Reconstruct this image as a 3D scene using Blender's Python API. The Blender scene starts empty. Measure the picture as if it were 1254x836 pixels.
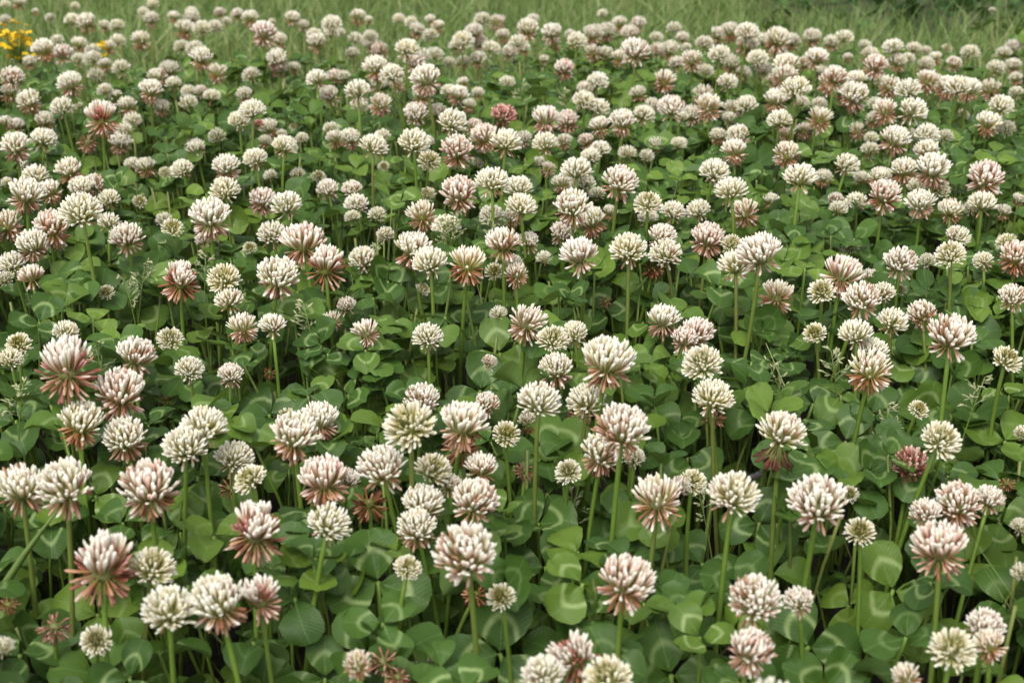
import bpy, math, random
import numpy as np
from mathutils import Matrix, Vector, Euler

R = math.radians
random.seed(7)
rng = np.random.default_rng(11)
scene = bpy.context.scene
COL = scene.collection

# ------------------------------------------------------------------ camera
F_PX, CX, CY = 1723.0, 627.0, 418.0            # focal length in photo pixels, centre
PITCH = math.atan((CY + 330.0) / F_PX)         # horizon lies 330 px above the frame
CAM_Z = 0.465
cam_d = bpy.data.cameras.new('camera')
cam = bpy.data.objects.new('camera', cam_d)
COL.objects.link(cam)
cam.location = (0, 0, CAM_Z)
cam.rotation_euler = (R(90) - PITCH, 0, 0)
cam_d.sensor_width = 36.0
cam_d.lens = 36.0 * F_PX / 1254.0
cam_d.clip_start = 0.01
cam_d.clip_end = 2000
cam_d.dof.use_dof = True
cam_d.dof.focus_distance = 0.84
cam_d.dof.aperture_fstop = 16.0
scene.camera = cam

# ------------------------------------------------------------------ sky and sun (overcast)
SUN_EL, SUN_AZ = R(58), R(200)
world = bpy.data.worlds.new('World')
scene.world = world
world.use_nodes = True
wn, wl = world.node_tree.nodes, world.node_tree.links
bg = wn['Background']
sky = wn.new('ShaderNodeTexSky')
sky.sky_type = 'NISHITA'
sky.sun_disc = False
sky.sun_elevation = SUN_EL
sky.sun_rotation = SUN_AZ
sky.air_density = 1.0
sky.dust_density = 4.0
hs = wn.new('ShaderNodeHueSaturation')
hs.inputs['Saturation'].default_value = 0.12
wl.new(sky.outputs[0], hs.inputs['Color'])
wl.new(hs.outputs[0], bg.inputs['Color'])
bg.inputs['Strength'].default_value = 0.15
sun_d = bpy.data.lights.new('sun', 'SUN')
sun_d.energy = 1.5
sun_d.angle = R(35)
sun_d.color = (1.0, 0.95, 0.86)
sun = bpy.data.objects.new('sun', sun_d)
COL.objects.link(sun)
sd = Vector((math.sin(SUN_AZ) * math.cos(SUN_EL), math.cos(SUN_AZ) * math.cos(SUN_EL), math.sin(SUN_EL)))
sun.rotation_euler = (-sd).to_track_quat('-Z', 'Y').to_euler()
sun.location = (0, 0, 5)
scene.view_settings.view_transform = 'Standard'
scene.view_settings.look = 'None'
scene.view_settings.gamma = 1.0
scene.view_settings.exposure = 0.74
scene.render.engine = 'CYCLES'
scene.cycles.max_bounces = 8
scene.cycles.diffuse_bounces = 4
scene.cycles.glossy_bounces = 2
scene.cycles.transmission_bounces = 4
scene.cycles.use_denoising = True

# ------------------------------------------------------------------ projection
RIGHT = np.array([1, 0, 0.])
UP = np.array([0, math.sin(PITCH), math.cos(PITCH)])
FWD = np.array([0, math.cos(PITCH), -math.sin(PITCH)])
CAMP = np.array([0, 0, CAM_Z])

def unproject(px, py, z):
    d = FWD + RIGHT * (px - CX) / F_PX - UP * (py - CY) / F_PX
    t = (z - CAM_Z) / d[2]
    return CAMP + d * t, t                      # point, depth along the view axis

def project(p):
    q = np.asarray(p) - CAMP
    dep = q @ FWD
    return CX + F_PX * (q @ RIGHT) / dep, CY - F_PX * (q @ UP) / dep, dep

# ------------------------------------------------------------------ materials
def new_mat(name):
    m = bpy.data.materials.new(name)
    m.use_nodes = True
    nt = m.node_tree
    nt.nodes.clear()
    return m, nt.nodes, nt.links

def nd(N, t, **kw):
    n = N.new(t)
    for k, v in kw.items():
        setattr(n, k, v)
    return n

def mth(N, L, op, a, b=None, c=None, clamp=False):
    n = N.new('ShaderNodeMath'); n.operation = op; n.use_clamp = clamp
    for i, v in enumerate((a, b, c)):
        if v is None: continue
        if isinstance(v, (int, float)): n.inputs[i].default_value = v
        else: L.new(v, n.inputs[i])
    return n.outputs[0]

def mixc(N, L, fac, a, b, mode='MIX'):
    n = N.new('ShaderNodeMix'); n.data_type = 'RGBA'; n.blend_type = mode
    for s, v in ((n.inputs[0], fac), (n.inputs[6], a), (n.inputs[7], b)):
        if isinstance(v, (int, float)): s.default_value = v
        elif isinstance(v, tuple): s.default_value = (*v, 1)
        else: L.new(v, s)
    return n.outputs[2]

def sheet_shader(N, L, col, rough, trans, spec=0.5, bump=None, tcol=None):
    p = N.new('ShaderNodeBsdfPrincipled')
    L.new(col, p.inputs['Base Color'])
    if isinstance(rough, (int, float)): p.inputs['Roughness'].default_value = rough
    else: L.new(rough, p.inputs['Roughness'])
    p.inputs['Specular IOR Level'].default_value = spec
    t = N.new('ShaderNodeBsdfTranslucent')
    L.new(tcol if tcol is not None else col, t.inputs['Color'])
    if bump is not None:
        L.new(bump, p.inputs['Normal'])
    mx = N.new('ShaderNodeMixShader'); mx.inputs[0].default_value = trans
    L.new(p.outputs[0], mx.inputs[1]); L.new(t.outputs[0], mx.inputs[2])
    o = N.new('ShaderNodeOutputMaterial')
    L.new(mx.outputs[0], o.inputs['Surface'])

def mat_petal():
    m, N, L = new_mat('clover_petal')
    a = nd(N, 'ShaderNodeAttribute', attribute_name='Col')
    tc = N.new('ShaderNodeTexCoord')
    ns = N.new('ShaderNodeTexNoise'); ns.inputs['Scale'].default_value = 9.0; ns.inputs['Detail'].default_value = 3
    L.new(tc.outputs['Object'], ns.inputs['Vector'])
    v = mth(N, L, 'MULTIPLY_ADD', ns.outputs['Fac'], 0.35, 0.82)
    oi = N.new('ShaderNodeObjectInfo')
    h = N.new('ShaderNodeHueSaturation')
    L.new(mth(N, L, 'MULTIPLY_ADD', oi.outputs['Random'], 0.25, 0.9), h.inputs['Saturation'])
    L.new(v, h.inputs['Value']); L.new(a.outputs['Color'], h.inputs['Color'])
    sheet_shader(N, L, h.outputs[0], 0.55, 0.42, 0.25)
    return m

def mat_leaf():
    m, N, L = new_mat('clover_leaf_blade')
    uv = N.new('ShaderNodeUVMap'); uv.uv_map = 'UVMap'
    sx = N.new('ShaderNodeSeparateXYZ'); L.new(uv.outputs[0], sx.inputs[0])
    x, y = sx.outputs[0], sx.outputs[1]                 # x: -0.5..0.5 across, y: 0..1 along
    rnd = nd(N, 'ShaderNodeAttribute', attribute_name='rnd').outputs['Fac']
    rnd2 = mth(N, L, 'FRACT', mth(N, L, 'MULTIPLY', rnd, 7.31))
    rnd3 = mth(N, L, 'FRACT', mth(N, L, 'MULTIPLY', rnd, 23.7))
    geo = N.new('ShaderNodeNewGeometry')
    ns = N.new('ShaderNodeTexNoise'); ns.inputs['Scale'].default_value = 260.0; ns.inputs['Detail'].default_value = 4
    L.new(geo.outputs['Position'], ns.inputs['Vector'])
    ax = mth(N, L, 'ABSOLUTE', x)
    # pale arch in the lower half of the leaflet
    wob = mth(N, L, 'MULTIPLY_ADD', ns.outputs['Fac'], 0.16, -0.08)
    rx = mth(N, L, 'DIVIDE', x, mth(N, L, 'MULTIPLY_ADD', rnd2, 0.10, 0.27))
    ry = mth(N, L, 'DIVIDE', mth(N, L, 'SUBTRACT', y, 0.10), mth(N, L, 'MULTIPLY_ADD', rnd3, 0.12, 0.38))
    d = mth(N, L, 'SQRT', mth(N, L, 'ADD', mth(N, L, 'MULTIPLY', rx, rx), mth(N, L, 'MULTIPLY', ry, ry)))
    dv = mth(N, L, 'ADD', mth(N, L, 'ABSOLUTE', mth(N, L, 'MULTIPLY', rx, 0.72)), mth(N, L, 'MULTIPLY', ry, 0.95))      # chevron
    fch = mth(N, L, 'MULTIPLY', mth(N, L, 'FRACT', mth(N, L, 'MULTIPLY', rnd, 51.3)), 0.38)
    d = mth(N, L, 'ADD', mth(N, L, 'MULTIPLY', d, mth(N, L, 'SUBTRACT', 1.0, fch)), mth(N, L, 'MULTIPLY', dv, fch))
    d = mth(N, L, 'ABSOLUTE', mth(N, L, 'SUBTRACT', mth(N, L, 'ADD', d, wob), 1.0))
    mr = N.new('ShaderNodeMapRange'); mr.interpolation_type = 'SMOOTHSTEP'
    L.new(d, mr.inputs[0]); mr.inputs[1].default_value = 0.0; mr.inputs[2].default_value = 0.25
    mr.inputs[3].default_value = 1.0; mr.inputs[4].default_value = 0.0
    st = mth(N, L, 'MULTIPLY', mr.outputs[0], mth(N, L, 'MULTIPLY_ADD', rnd3, 1.15, -0.16, clamp=True))
    st = mth(N, L, 'MULTIPLY', st, mth(N, L, 'MULTIPLY_ADD', ns.outputs['Fac'], 0.9, 0.3, clamp=True))
    # veins
    vs = mth(N, L, 'SINE', mth(N, L, 'MULTIPLY', mth(N, L, 'SUBTRACT', y, mth(N, L, 'MULTIPLY', ax, 0.75)), 75.0))
    mid = mth(N, L, 'LESS_THAN', ax, 0.012)
    g = N.new('ShaderNodeValToRGB')
    e = g.color_ramp.elements
    e[0].position = 0.0; e[0].color = (0.024, 0.060, 0.009, 1)
    e[1].position = 1.0; e[1].color = (0.115, 0.185, 0.018, 1)
    k = e.new(0.55); k.color = (0.044, 0.098, 0.012, 1)
    L.new(rnd2, g.inputs[0])
    c = mixc(N, L, mth(N, L, 'MULTIPLY', ns.outputs['Fac'], 0.35), g.outputs[0], (0.066, 0.125, 0.026))
    c = mixc(N, L, mth(N, L, 'MULTIPLY_ADD', vs, 0.06, 0.06), c, (0.11, 0.20, 0.05))
    n2 = N.new('ShaderNodeTexNoise'); n2.inputs['Scale'].default_value = 70.0; n2.inputs['Detail'].default_value = 3
    L.new(geo.outputs['Position'], n2.inputs['Vector'])
    c = mixc(N, L, mth(N, L, 'MULTIPLY_ADD', n2.outputs['Fac'], 0.9, -0.38, clamp=True), c, (0.028, 0.070, 0.014))
    c = mixc(N, L, mth(N, L, 'MULTIPLY', mid, 0.4), c, (0.14, 0.23, 0.07))
    c = mixc(N, L, st, c, (0.27, 0.36, 0.14))
    under = mixc(N, L, 0.55, c, (0.12, 0.19, 0.07))
    c = mixc(N, L, geo.outputs['Backfacing'], c, under)
    b = N.new('ShaderNodeBump'); b.inputs['Strength'].default_value = 0.22; b.inputs['Distance'].default_value = 0.0003
    L.new(mth(N, L, 'ADD', mth(N, L, 'MULTIPLY', vs, 0.45), mth(N, L, 'MULTIPLY', ns.outputs['Fac'], 3.5)), b.inputs['Height'])
    tcol = mixc(N, L, 0.6, c, (0.20, 0.32, 0.02))
    sheet_shader(N, L, c, 0.5, 0.20, 0.24, b.outputs[0], tcol)
    return m

def mat_stalk():
    m, N, L = new_mat('green_stalk')
    oi = N.new('ShaderNodeObjectInfo')
    geo = N.new('ShaderNodeNewGeometry')
    ns = N.new('ShaderNodeTexNoise'); ns.inputs['Scale'].default_value = 90.0; ns.inputs['Detail'].default_value = 3
    L.new(geo.outputs['Position'], ns.inputs['Vector'])
    c = mixc(N, L, ns.outputs['Fac'], (0.10, 0.185, 0.020), (0.17, 0.26, 0.045))
    c = mixc(N, L, mth(N, L, 'MULTIPLY', mth(N, L, 'POWER', oi.outputs['Random'], 3.0), 0.45), c, (0.16, 0.10, 0.05))
    sheet_shader(N, L, c, 0.5, 0.12, 0.4)
    return m

def mat_attr(name, c0, c1, c2, trans=0.25, rough=0.5):
    m, N, L = new_mat(name)
    rnd = nd(N, 'ShaderNodeAttribute', attribute_name='rnd').outputs['Fac']
    g = N.new('ShaderNodeValToRGB')
    e = g.color_ramp.elements
    e[0].position = 0; e[0].color = (*c0, 1)
    e[1].position = 1; e[1].color = (*c2, 1)
    k = e.new(0.6); k.color = (*c1, 1)
    L.new(rnd, g.inputs[0])
    geo = N.new('ShaderNodeNewGeometry')
    ns = N.new('ShaderNodeTexNoise'); ns.inputs['Scale'].default_value = 60.0
    L.new(geo.outputs['Position'], ns.inputs['Vector'])
    h = N.new('ShaderNodeHueSaturation'); L.new(g.outputs[0], h.inputs['Color'])
    L.new(mth(N, L, 'MULTIPLY_ADD', ns.outputs['Fac'], 0.5, 0.75), h.inputs['Value'])
    sheet_shader(N, L, h.outputs[0], rough, trans, 0.35)
    return m

def mat_ground():
    m, N, L = new_mat('dark_soil_and_thatch')
    geo = N.new('ShaderNodeNewGeometry')
    n1 = N.new('ShaderNodeTexNoise'); n1.inputs['Scale'].default_value = 45; n1.inputs['Detail'].default_value = 8
    n2 = N.new('ShaderNodeTexNoise'); n2.inputs['Scale'].default_value = 1.3; n2.inputs['Detail'].default_value = 4
    for n in (n1, n2): L.new(geo.outputs['Position'], n.inputs['Vector'])
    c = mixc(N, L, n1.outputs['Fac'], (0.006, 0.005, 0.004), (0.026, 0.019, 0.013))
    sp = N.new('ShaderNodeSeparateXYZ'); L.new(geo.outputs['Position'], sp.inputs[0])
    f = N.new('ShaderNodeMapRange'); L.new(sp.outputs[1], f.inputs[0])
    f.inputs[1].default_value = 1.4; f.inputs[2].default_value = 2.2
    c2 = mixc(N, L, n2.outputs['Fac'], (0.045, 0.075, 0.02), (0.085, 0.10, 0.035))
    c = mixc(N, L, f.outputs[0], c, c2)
    p = N.new('ShaderNodeBsdfPrincipled'); L.new(c, p.inputs['Base Color']); p.inputs['Roughness'].default_value = 0.95
    b = N.new('ShaderNodeBump'); b.inputs['Distance'].default_value = 0.006; L.new(n1.outputs['Fac'], b.inputs['Height'])
    L.new(b.outputs[0], p.inputs['Normal'])
    o = N.new('ShaderNodeOutputMaterial'); L.new(p.outputs[0], o.inputs['Surface'])
    return m

M_PETAL, M_LEAF, M_STALK, M_GROUND = mat_petal(), mat_leaf(), mat_stalk(), mat_ground()
M_GRASS = mat_attr('meadow_grass_blade', (0.095, 0.165, 0.032), (0.165, 0.250, 0.070), (0.36, 0.37, 0.18))
M_DARKW = mat_attr('dark_weed_leaf', (0.020, 0.055, 0.012), (0.035, 0.085, 0.018), (0.06, 0.12, 0.03))
M_SEED = mat_attr('pale_seed_head', (0.22, 0.30, 0.12), (0.38, 0.42, 0.22), (0.55, 0.50, 0.33), 0.3, 0.6)
M_YELLOW = mat_attr('yellow_petal', (0.70, 0.40, 0.01), (0.78, 0.52, 0.015), (0.80, 0.60, 0.05), 0.25, 0.5)
M_LITTER = mat_attr('dead_litter', (0.05, 0.03, 0.02), (0.12, 0.06, 0.035), (0.24, 0.16, 0.09), 0.1, 0.8)

# ------------------------------------------------------------------ mesh helpers
def mesh_from(name, V, F, mat, col=None, uv=None, rnd=None, smooth=True):
    """V (n,3); F (m,4) int, triangles repeat -1 in the last slot"""
    V = np.asarray(V, np.float32); F = np.asarray(F, np.int32)
    me = bpy.data.meshes.new(name)
    if F.shape[1] == 3:
        tri = np.ones(len(F), bool)
    else:
        tri = F[:, 3] < 0
    tot = np.where(tri, 3, 4)
    if F.shape[1] == 4:
        li = F.reshape(-1); li = li[li >= 0]
    else:
        li = F.reshape(-1)
    me.vertices.add(len(V)); me.vertices.foreach_set('co', V.reshape(-1))
    me.loops.add(len(li)); me.loops.foreach_set('vertex_index', li)
    me.polygons.add(len(F))
    me.polygons.foreach_set('loop_start', np.concatenate(([0], np.cumsum(tot)[:-1])).astype(np.int32))
    me.polygons.foreach_set('use_smooth', np.full(len(F), smooth))
    if uv is not None:
        l = me.uv_layers.new(name='UVMap')
        l.data.foreach_set('uv', np.asarray(uv, np.float32)[li].reshape(-1))
    if col is not None:
        a = me.color_attributes.new('Col', 'FLOAT_COLOR', 'POINT')
        a.data.foreach_set('color', np.concatenate([col, np.ones((len(V), 1))], 1).astype(np.float32).reshape(-1))
    if rnd is not None:
        a = me.attributes.new('rnd', 'FLOAT', 'POINT')
        a.data.foreach_set('value', np.asarray(rnd, np.float32))
    me.materials.append(mat)
    me.update(calc_edges=True)
    return me

def link(name, data, parent=None, mat=None):
    o = bpy.data.objects.new(name, data)
    COL.objects.link(o)
    if parent is not None: o.parent = parent
    if mat is not None: o.matrix_basis = mat
    return o

def tag(o, label, cat, group=None, kind=None):
    if label: o['label'] = label
    if cat: o['category'] = cat
    if group: o['group'] = group
    if kind: o['kind'] = kind
    return o

class Acc:
    """collects transformed templates into one mesh"""
    def __init__(s): s.V, s.F, s.C, s.U, s.R, s.n = [], [], [], [], [], 0
    def add(s, V, F, col=None, uv=None, rnd=None):
        s.V.append(V); s.F.append(np.where(F >= 0, F + s.n, -1)); s.n += len(V)
        if col is not None: s.C.append(col)
        if uv is not None: s.U.append(uv)
        if rnd is not None: s.R.append(np.broadcast_to(np.asarray(rnd, np.float32), (len(V),)))
    def mesh(s, name, mat):
        return mesh_from(name, np.concatenate(s.V), np.concatenate(s.F), mat,
                         np.concatenate(s.C) if s.C else None, np.concatenate(s.U) if s.U else None,
                         np.concatenate(s.R) if s.R else None)

def xf(M, V):
    M = np.asarray(M)
    return V @ M[:3, :3].T + M[:3, 3]

def tube(path, radii, sides=6):
    """tube along path points (n,3)"""
    P = np.asarray(path, float); n = len(P)
    T = np.gradient(P, axis=0); T /= np.linalg.norm(T, axis=1)[:, None]
    ref = np.array([0.31, 0.95, 0.05])
    A = np.cross(T, ref); A /= np.linalg.norm(A, axis=1)[:, None]
    B = np.cross(T, A)
    ang = np.arange(sides) * 2 * math.pi / sides
    V = (P[:, None] + np.asarray(radii)[:, None, None] * (np.cos(ang)[None, :, None] * A[:, None] + np.sin(ang)[None, :, None] * B[:, None])).reshape(-1, 3)
    F = []
    for i in range(n - 1):
        for j in range(sides):
            k = (j + 1) % sides
            F.append((i * sides + j, i * sides + k, (i + 1) * sides + k, (i + 1) * sides + j))
    c = len(V); V = np.vstack([V, P[-1]])
    for j in range(sides):
        F.append(((n - 1) * sides + j, (n - 1) * sides + (j + 1) % sides, c, -1))
    return V, np.array(F)

# ------------------------------------------------------------------ florets
CLS = {  # colour at base, middle, tip
    'white':  ((.42, .44, .13), (.74, .67, .42), (.91, .89, .81)),
    'cream':  ((.42, .44, .12), (.76, .68, .40), (.90, .85, .70)),
    'pinkw':  ((.42, .30, .12), (.69, .45, .29), (.91, .84, .77)),
    'pink':   ((.36, .20, .09), (.57, .30, .20), (.85, .67, .58)),
    'rose':   ((.32, .13, .09), (.54, .22, .18), (.74, .42, .38)),
    'red':    ((.26, .14, .06), (.27, .085, .06), (.40, .18, .13)),
    'tan':    ((.34, .32, .11), (.48, .27, .15), (.62, .41, .29)),
    'rust':   ((.32, .26, .09), (.38, .17, .09), (.40, .19, .12)),
    'maroon': ((.28, .28, .10), (.18, .065, .04), (.12, .035, .03)),
    'bud':    ((.20, .25, .06), (.38, .40, .13), (.62, .58, .36)),
    'green':  ((.18, .23, .05), (.28, .28, .08), (.36, .31, .13)),
}
NVAR = 6
TS = np.array([0.0, 0.28, 0.46, 0.66, 0.89, 1.0])
HW = np.array([.045, .055, .082, .122, .108, .0])
def floret_geo(cls, v):
    r = np.random.default_rng(sum(map(ord, cls)) * 13 + v)
    droop = cls in ('tan', 'rust', 'maroon')
    closed = cls in ('green', 'bud')
    hw = HW.copy() * (0.92 if droop else 1.0)
    if closed: hw = np.array([.05, .06, .085, .12, .10, .0])
    bend = (0.10, 0.24, 0.36, 0.17, 0.30, 0.02)[v] * (0.6 if droop else 1.0)
    hook = r.uniform(-.10, .12)
    tw = r.uniform(-.09, .09)
    if droop: hw = hw * np.array([1, 1, 1, r.uniform(.75, 1.05), r.uniform(.6, 1.0), 1]); hook = r.uniform(-.35, .25)
    else: hw = hw * np.array([1, 1, 1, r.uniform(.88, 1.08), r.uniform(.8, 1.15), 1])
    V, C = [], []
    b, m, t = (np.array(c) for c in CLS[cls])
    jit = 1 + r.uniform(-.08, .05)
    for k, (tt, h) in enumerate(zip(TS, hw)):
        if k == 5: break
        cx = bend * tt * tt + (hook * (tt - .6) if tt > .6 else 0)
        for j in range(6):
            a = j * math.pi / 3
            rx = h * 0.80 * math.cos(a)
            if j == 0 and k >= 2: rx *= 0.35              # fold of the standard petal
            V.append((cx + rx, h * math.sin(a) + tw * tt, tt))
        f1 = min(1, tt / .46); f2 = max(0, min(1, (tt - .44) / .34))
        c = (b * (1 - f1) + m * f1) * (1 - f2) + t * f2
        C += [c * jit] * 6
    V.append((bend + hook * .4 + .01, tw, 1.0)); C.append(t * jit)
    F = []
    for k in range(4):
        for j in range(6):
            q = (j + 1) % 6
            F.append((k * 6 + j, k * 6 + q, k * 6 + 6 + q, k * 6 + 6 + j))
    for j in range(6):
        F.append((24 + j, 24 + (j + 1) % 6, 30, -1))
    return np.array(V), np.array(F), np.clip(np.array(C), 0, .9)

def low_floret(g):
    V, F, C = g
    idx = [k * 6 + j for k in (0, 3, 4) for j in (0, 2, 4)] + [30]
    F2 = [(k * 3 + j, k * 3 + (j + 1) % 3, k * 3 + 3 + (j + 1) % 3, k * 3 + 3 + j) for k in range(2) for j in range(3)]
    F2 += [(6 + j, 6 + (j + 1) % 3, 9, -1) for j in range(3)]
    return V[idx], np.array(F2), C[idx]
FG, FM, FGL = {}, {}, {}
for c in CLS:
    for v in range(NVAR):
        FG[c, v] = floret_geo(c, v)
        FGL[c, v] = low_floret(FG[c, v])
        FM[c, v] = mesh_from('floret_' + c, *FG[c, v][:2], M_PETAL, col=FG[c, v][2])

def fl_matrix(th, ph, thd, rbase, L, w, zoff, zs, r, spin=0.0):
    """floret starting on a sphere of radius rbase at polar angle th, pointing along polar angle thd"""
    o = np.array([math.sin(th) * math.cos(ph), math.sin(th) * math.sin(ph), math.cos(th)]) * rbase
    o[2] = o[2] * zs + zoff
    z = np.array([math.sin(thd) * math.cos(ph), math.sin(thd) * math.sin(ph), math.cos(thd)])
    x = np.array([-math.cos(thd) * math.cos(ph), -math.cos(thd) * math.sin(ph), math.sin(thd)])
    y = np.cross(z, x)
    if spin:
        x, y = x * math.cos(spin) + y * math.sin(spin), y * math.cos(spin) - x * math.sin(spin)
    M = np.eye(4)
    M[:3, 0] = x * w; M[:3, 1] = y * w; M[:3, 2] = z * L; M[:3, 3] = o
    return M

def ring_points(n, t0, t1, r):
    """n directions spread evenly over the polar band t0..t1 (degrees)"""
    c0, c1 = math.cos(R(t0)), math.cos(R(t1))
    g = r.uniform(0, 6.28)
    for i in range(n):
        z = c0 + (c1 - c0) * (i + .5) / n
        yield math.acos(max(-1, min(1, z))) + r.normal(0, .05), g + i * 2.39996 + r.normal(0, .12)

def head_layout(state, seed):
    r = np.random.default_rng(seed * 97 + ord(state))
    out = []
    pick = lambda *a: a[int(r.integers(len(a)))]
    ph0 = r.uniform(0, 6.28)
    lop = (None, None, 'tan', 'bud', 'pinkw', 'cream')[int(r.integers(6))] if state in 'ABPEK' else None
    def put(cls, th, ph, thd, rb, L, w, zo=0.0, zs=1.0, spin=None):
        sp = r.normal(0, .35) if spin is None else spin
        out.append((cls, int(r.integers(NVAR)), fl_matrix(th, ph, thd, rb, L * r.uniform(.90, 1.08), w * r.uniform(.85, 1.15), zo, zs, r, sp)))
    def dome(n, t0, t1, clsf, L=.66, lift=.66, rb=.38, w=.54, zs=.9, zo=.0):
        for th, ph in ring_points(n, t0, t1, r):
            cls = clsf(th, ph)
            if lop and math.cos(ph - ph0) > .45 and th > R(35) and r.random() < .45:
                cls = lop
            l = L * (.82 if th < R(28) else 1) * (.8 if cls in ('green', 'bud') else 1)
            put(cls, th, ph, th * lift + r.normal(0, .10), rb, l, w, zo, zs)
    def skirt(n, t0, t1, clsf, L=.62, rb=.26, w=.52, zo=-.04):
        for th, ph in ring_points(n, t0, t1, r):
            if math.cos(ph - ph0 + .8 * math.sin(2 * ph)) < -.72 and r.random() < .7: continue      # some have already dropped
            put(clsf(th, ph), th, ph, min(th * 1.06 + r.normal(0, .17), 3.06), rb, L * r.uniform(.72, 1.05), w, zo, 1.0, r.normal(0, .8))
    if state == 'A':            # fresh round white head, a few buds still on top
        top = pick(16, 22, 28)
        dome(140, 4, 120, lambda t, p: pick('bud', 'cream') if t < R(top) else pick('white', 'white', 'white', 'cream'))
        skirt(int(r.integers(3, 10)), 118, 156, lambda t, p: pick('pinkw', 'tan', 'tan'))
    elif state == 'Y':          # yellowish white, opening
        dome(124, 4, 112, lambda t, p: pick('bud', 'bud', 'green') if t < R(38) else pick('cream', 'cream', 'white'), lift=.80)
    elif state == 'B':          # white dome over a skirt of spent florets
        dome(108, 6, 102, lambda t, p: pick('white', 'white', 'white', 'cream', 'pinkw'), lift=.54)
        skirt(46, 98, 164, lambda t, p: pick('tan', 'tan', 'rust', 'pinkw') if t < R(125) else pick('tan', 'tan', 'rust'))
    elif state == 'P':          # white tinged with pink
        dome(128, 6, 112, lambda t, p: pick('white', 'white', 'pinkw', 'pinkw'), lift=.54)
        skirt(16, 110, 156, lambda t, p: pick('pinkw', 'tan', 'pink'))
    elif state == 'E':          # pink head with rusty skirt
        dome(104, 8, 102, lambda t, p: pick('pinkw', 'pinkw', 'pink', 'white'), lift=.54)
        skirt(52, 98, 162, lambda t, p: pick('pink', 'rust', 'tan', 'tan', 'pinkw'))
    elif state == 'C':          # upright white tufts, red middle, drooping sides
        for th, ph in ring_points(92, 6, 86, r):
            tuft = math.cos(2 * (ph - ph0)) > -.45
            put(pick('white', 'pinkw', 'pinkw') if tuft else pick('red', 'rust', 'rose'), th, ph, th * (.55 if tuft else .75), .28, .84 if tuft else .58, .56 if tuft else .42)
        skirt(48, 86, 160, lambda t, p: pick('red', 'rust', 'pink', 'tan', 'tan'), L=.74)
    elif state == 'R':          # deep rose all over
        dome(108, 6, 116, lambda t, p: pick('rose', 'rose', 'pink', 'red'), lift=.62)
        skirt(16, 116, 156, lambda t, p: pick('rust', 'red'))
    elif state == 'W':          # tan, spent, with white points on top
        dome(52, 10, 84, lambda t, p: pick('white', 'pinkw', 'cream', 'pinkw'), lift=.64, L=.8)
        skirt(60, 78, 160, lambda t, p: pick('tan', 'tan', 'rust', 'pinkw'), L=.74)
    elif state == 'F':          # wholly wilted, hanging
        skirt(66, 45, 172, lambda t, p: pick('rust', 'rust', 'tan', 'maroon'), L=.82, w=.66)
    elif state == 'K':          # white cap, maroon bell below
        dome(88, 6, 100, lambda t, p: pick('white', 'white', 'cream', 'pinkw'), lift=.68)
        for th, ph in ring_points(26, 138, 170, r):
            put(pick('maroon', 'maroon', 'rust'), th, ph, th * 1.02, .45, .60, .72, -.34)
        for th, ph in ring_points(14, 150, 172, r):
            put('green', th, ph, th, .1, .75, .3, -.1)
    elif state == 'G':          # half-open, green top, pale rim
        dome(104, 3, 104, lambda t, p: 'green' if t < R(36) else ('bud' if t < R(54) else pick('white', 'cream')), L=.66, rb=.36, w=.58, zs=.8, lift=.82)
    return out

STATES = 'AYBPECRWFKG'
NHV = {'A': 12, 'B': 12, 'P': 9, 'E': 9, 'C': 6, 'G': 7, 'W': 7, 'Y': 6}
def core_geo(rad=.34):
    V, F = [], []
    for i in range(5):
        t = math.pi * i / 4
        for j in range(6):
            a = j * math.pi / 3
            V.append((rad * math.sin(t) * math.cos(a), rad * math.sin(t) * math.sin(a), rad * .8 * math.cos(t)))
    for i in range(4):
        for j in range(6):
            k = (j + 1) % 6
            F.append((i * 6 + j, (i + 1) * 6 + j, (i + 1) * 6 + k, i * 6 + k))
    V = np.array(V); C = np.tile((.22, .24, .08), (len(V), 1))
    return V, np.array(F), C
CORE = core_geo()
CORE_ME = mesh_from('receptacle', *CORE[:2], M_PETAL, col=CORE[2])
LAY, HEADGEO, HEADME, EXT = {}, {}, {}, {}
for s in STATES:
    for v in range(NHV.get(s, 3)):
        lay = head_layout(s, v)
        ac = Acc(); ac.add(*CORE)
        for cls, fv, M in lay:
            V, F, C = FG[cls, fv]
            ac.add(xf(M, V), F, C)
        LAY[s, v] = lay
        al = Acc(); al.add(*CORE)
        for cls, fv, M in lay:
            V, F, C = FGL[cls, fv]
            al.add(xf(M, V), F, C)
        HEADGEO[s, v] = (np.concatenate(al.V), np.concatenate(al.F), np.concatenate(al.C))
        AV = np.concatenate(ac.V)
        EXT[s, v] = (np.percentile(np.hypot(AV[:, 0], AV[:, 1]), 98.5), (np.percentile(AV[:, 2], 1) + np.percentile(AV[:, 2], 99)) / 2)
        HEADME[s, v] = ac
LAYN = {s: NHV.get(s, 3) for s in STATES}
DIA = {'A': .0235, 'Y': .022, 'B': .0255, 'P': .0255, 'E': .0265, 'C': .0270, 'R': .025, 'W': .026, 'F': .020, 'K': .025, 'G': .0175}

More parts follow.
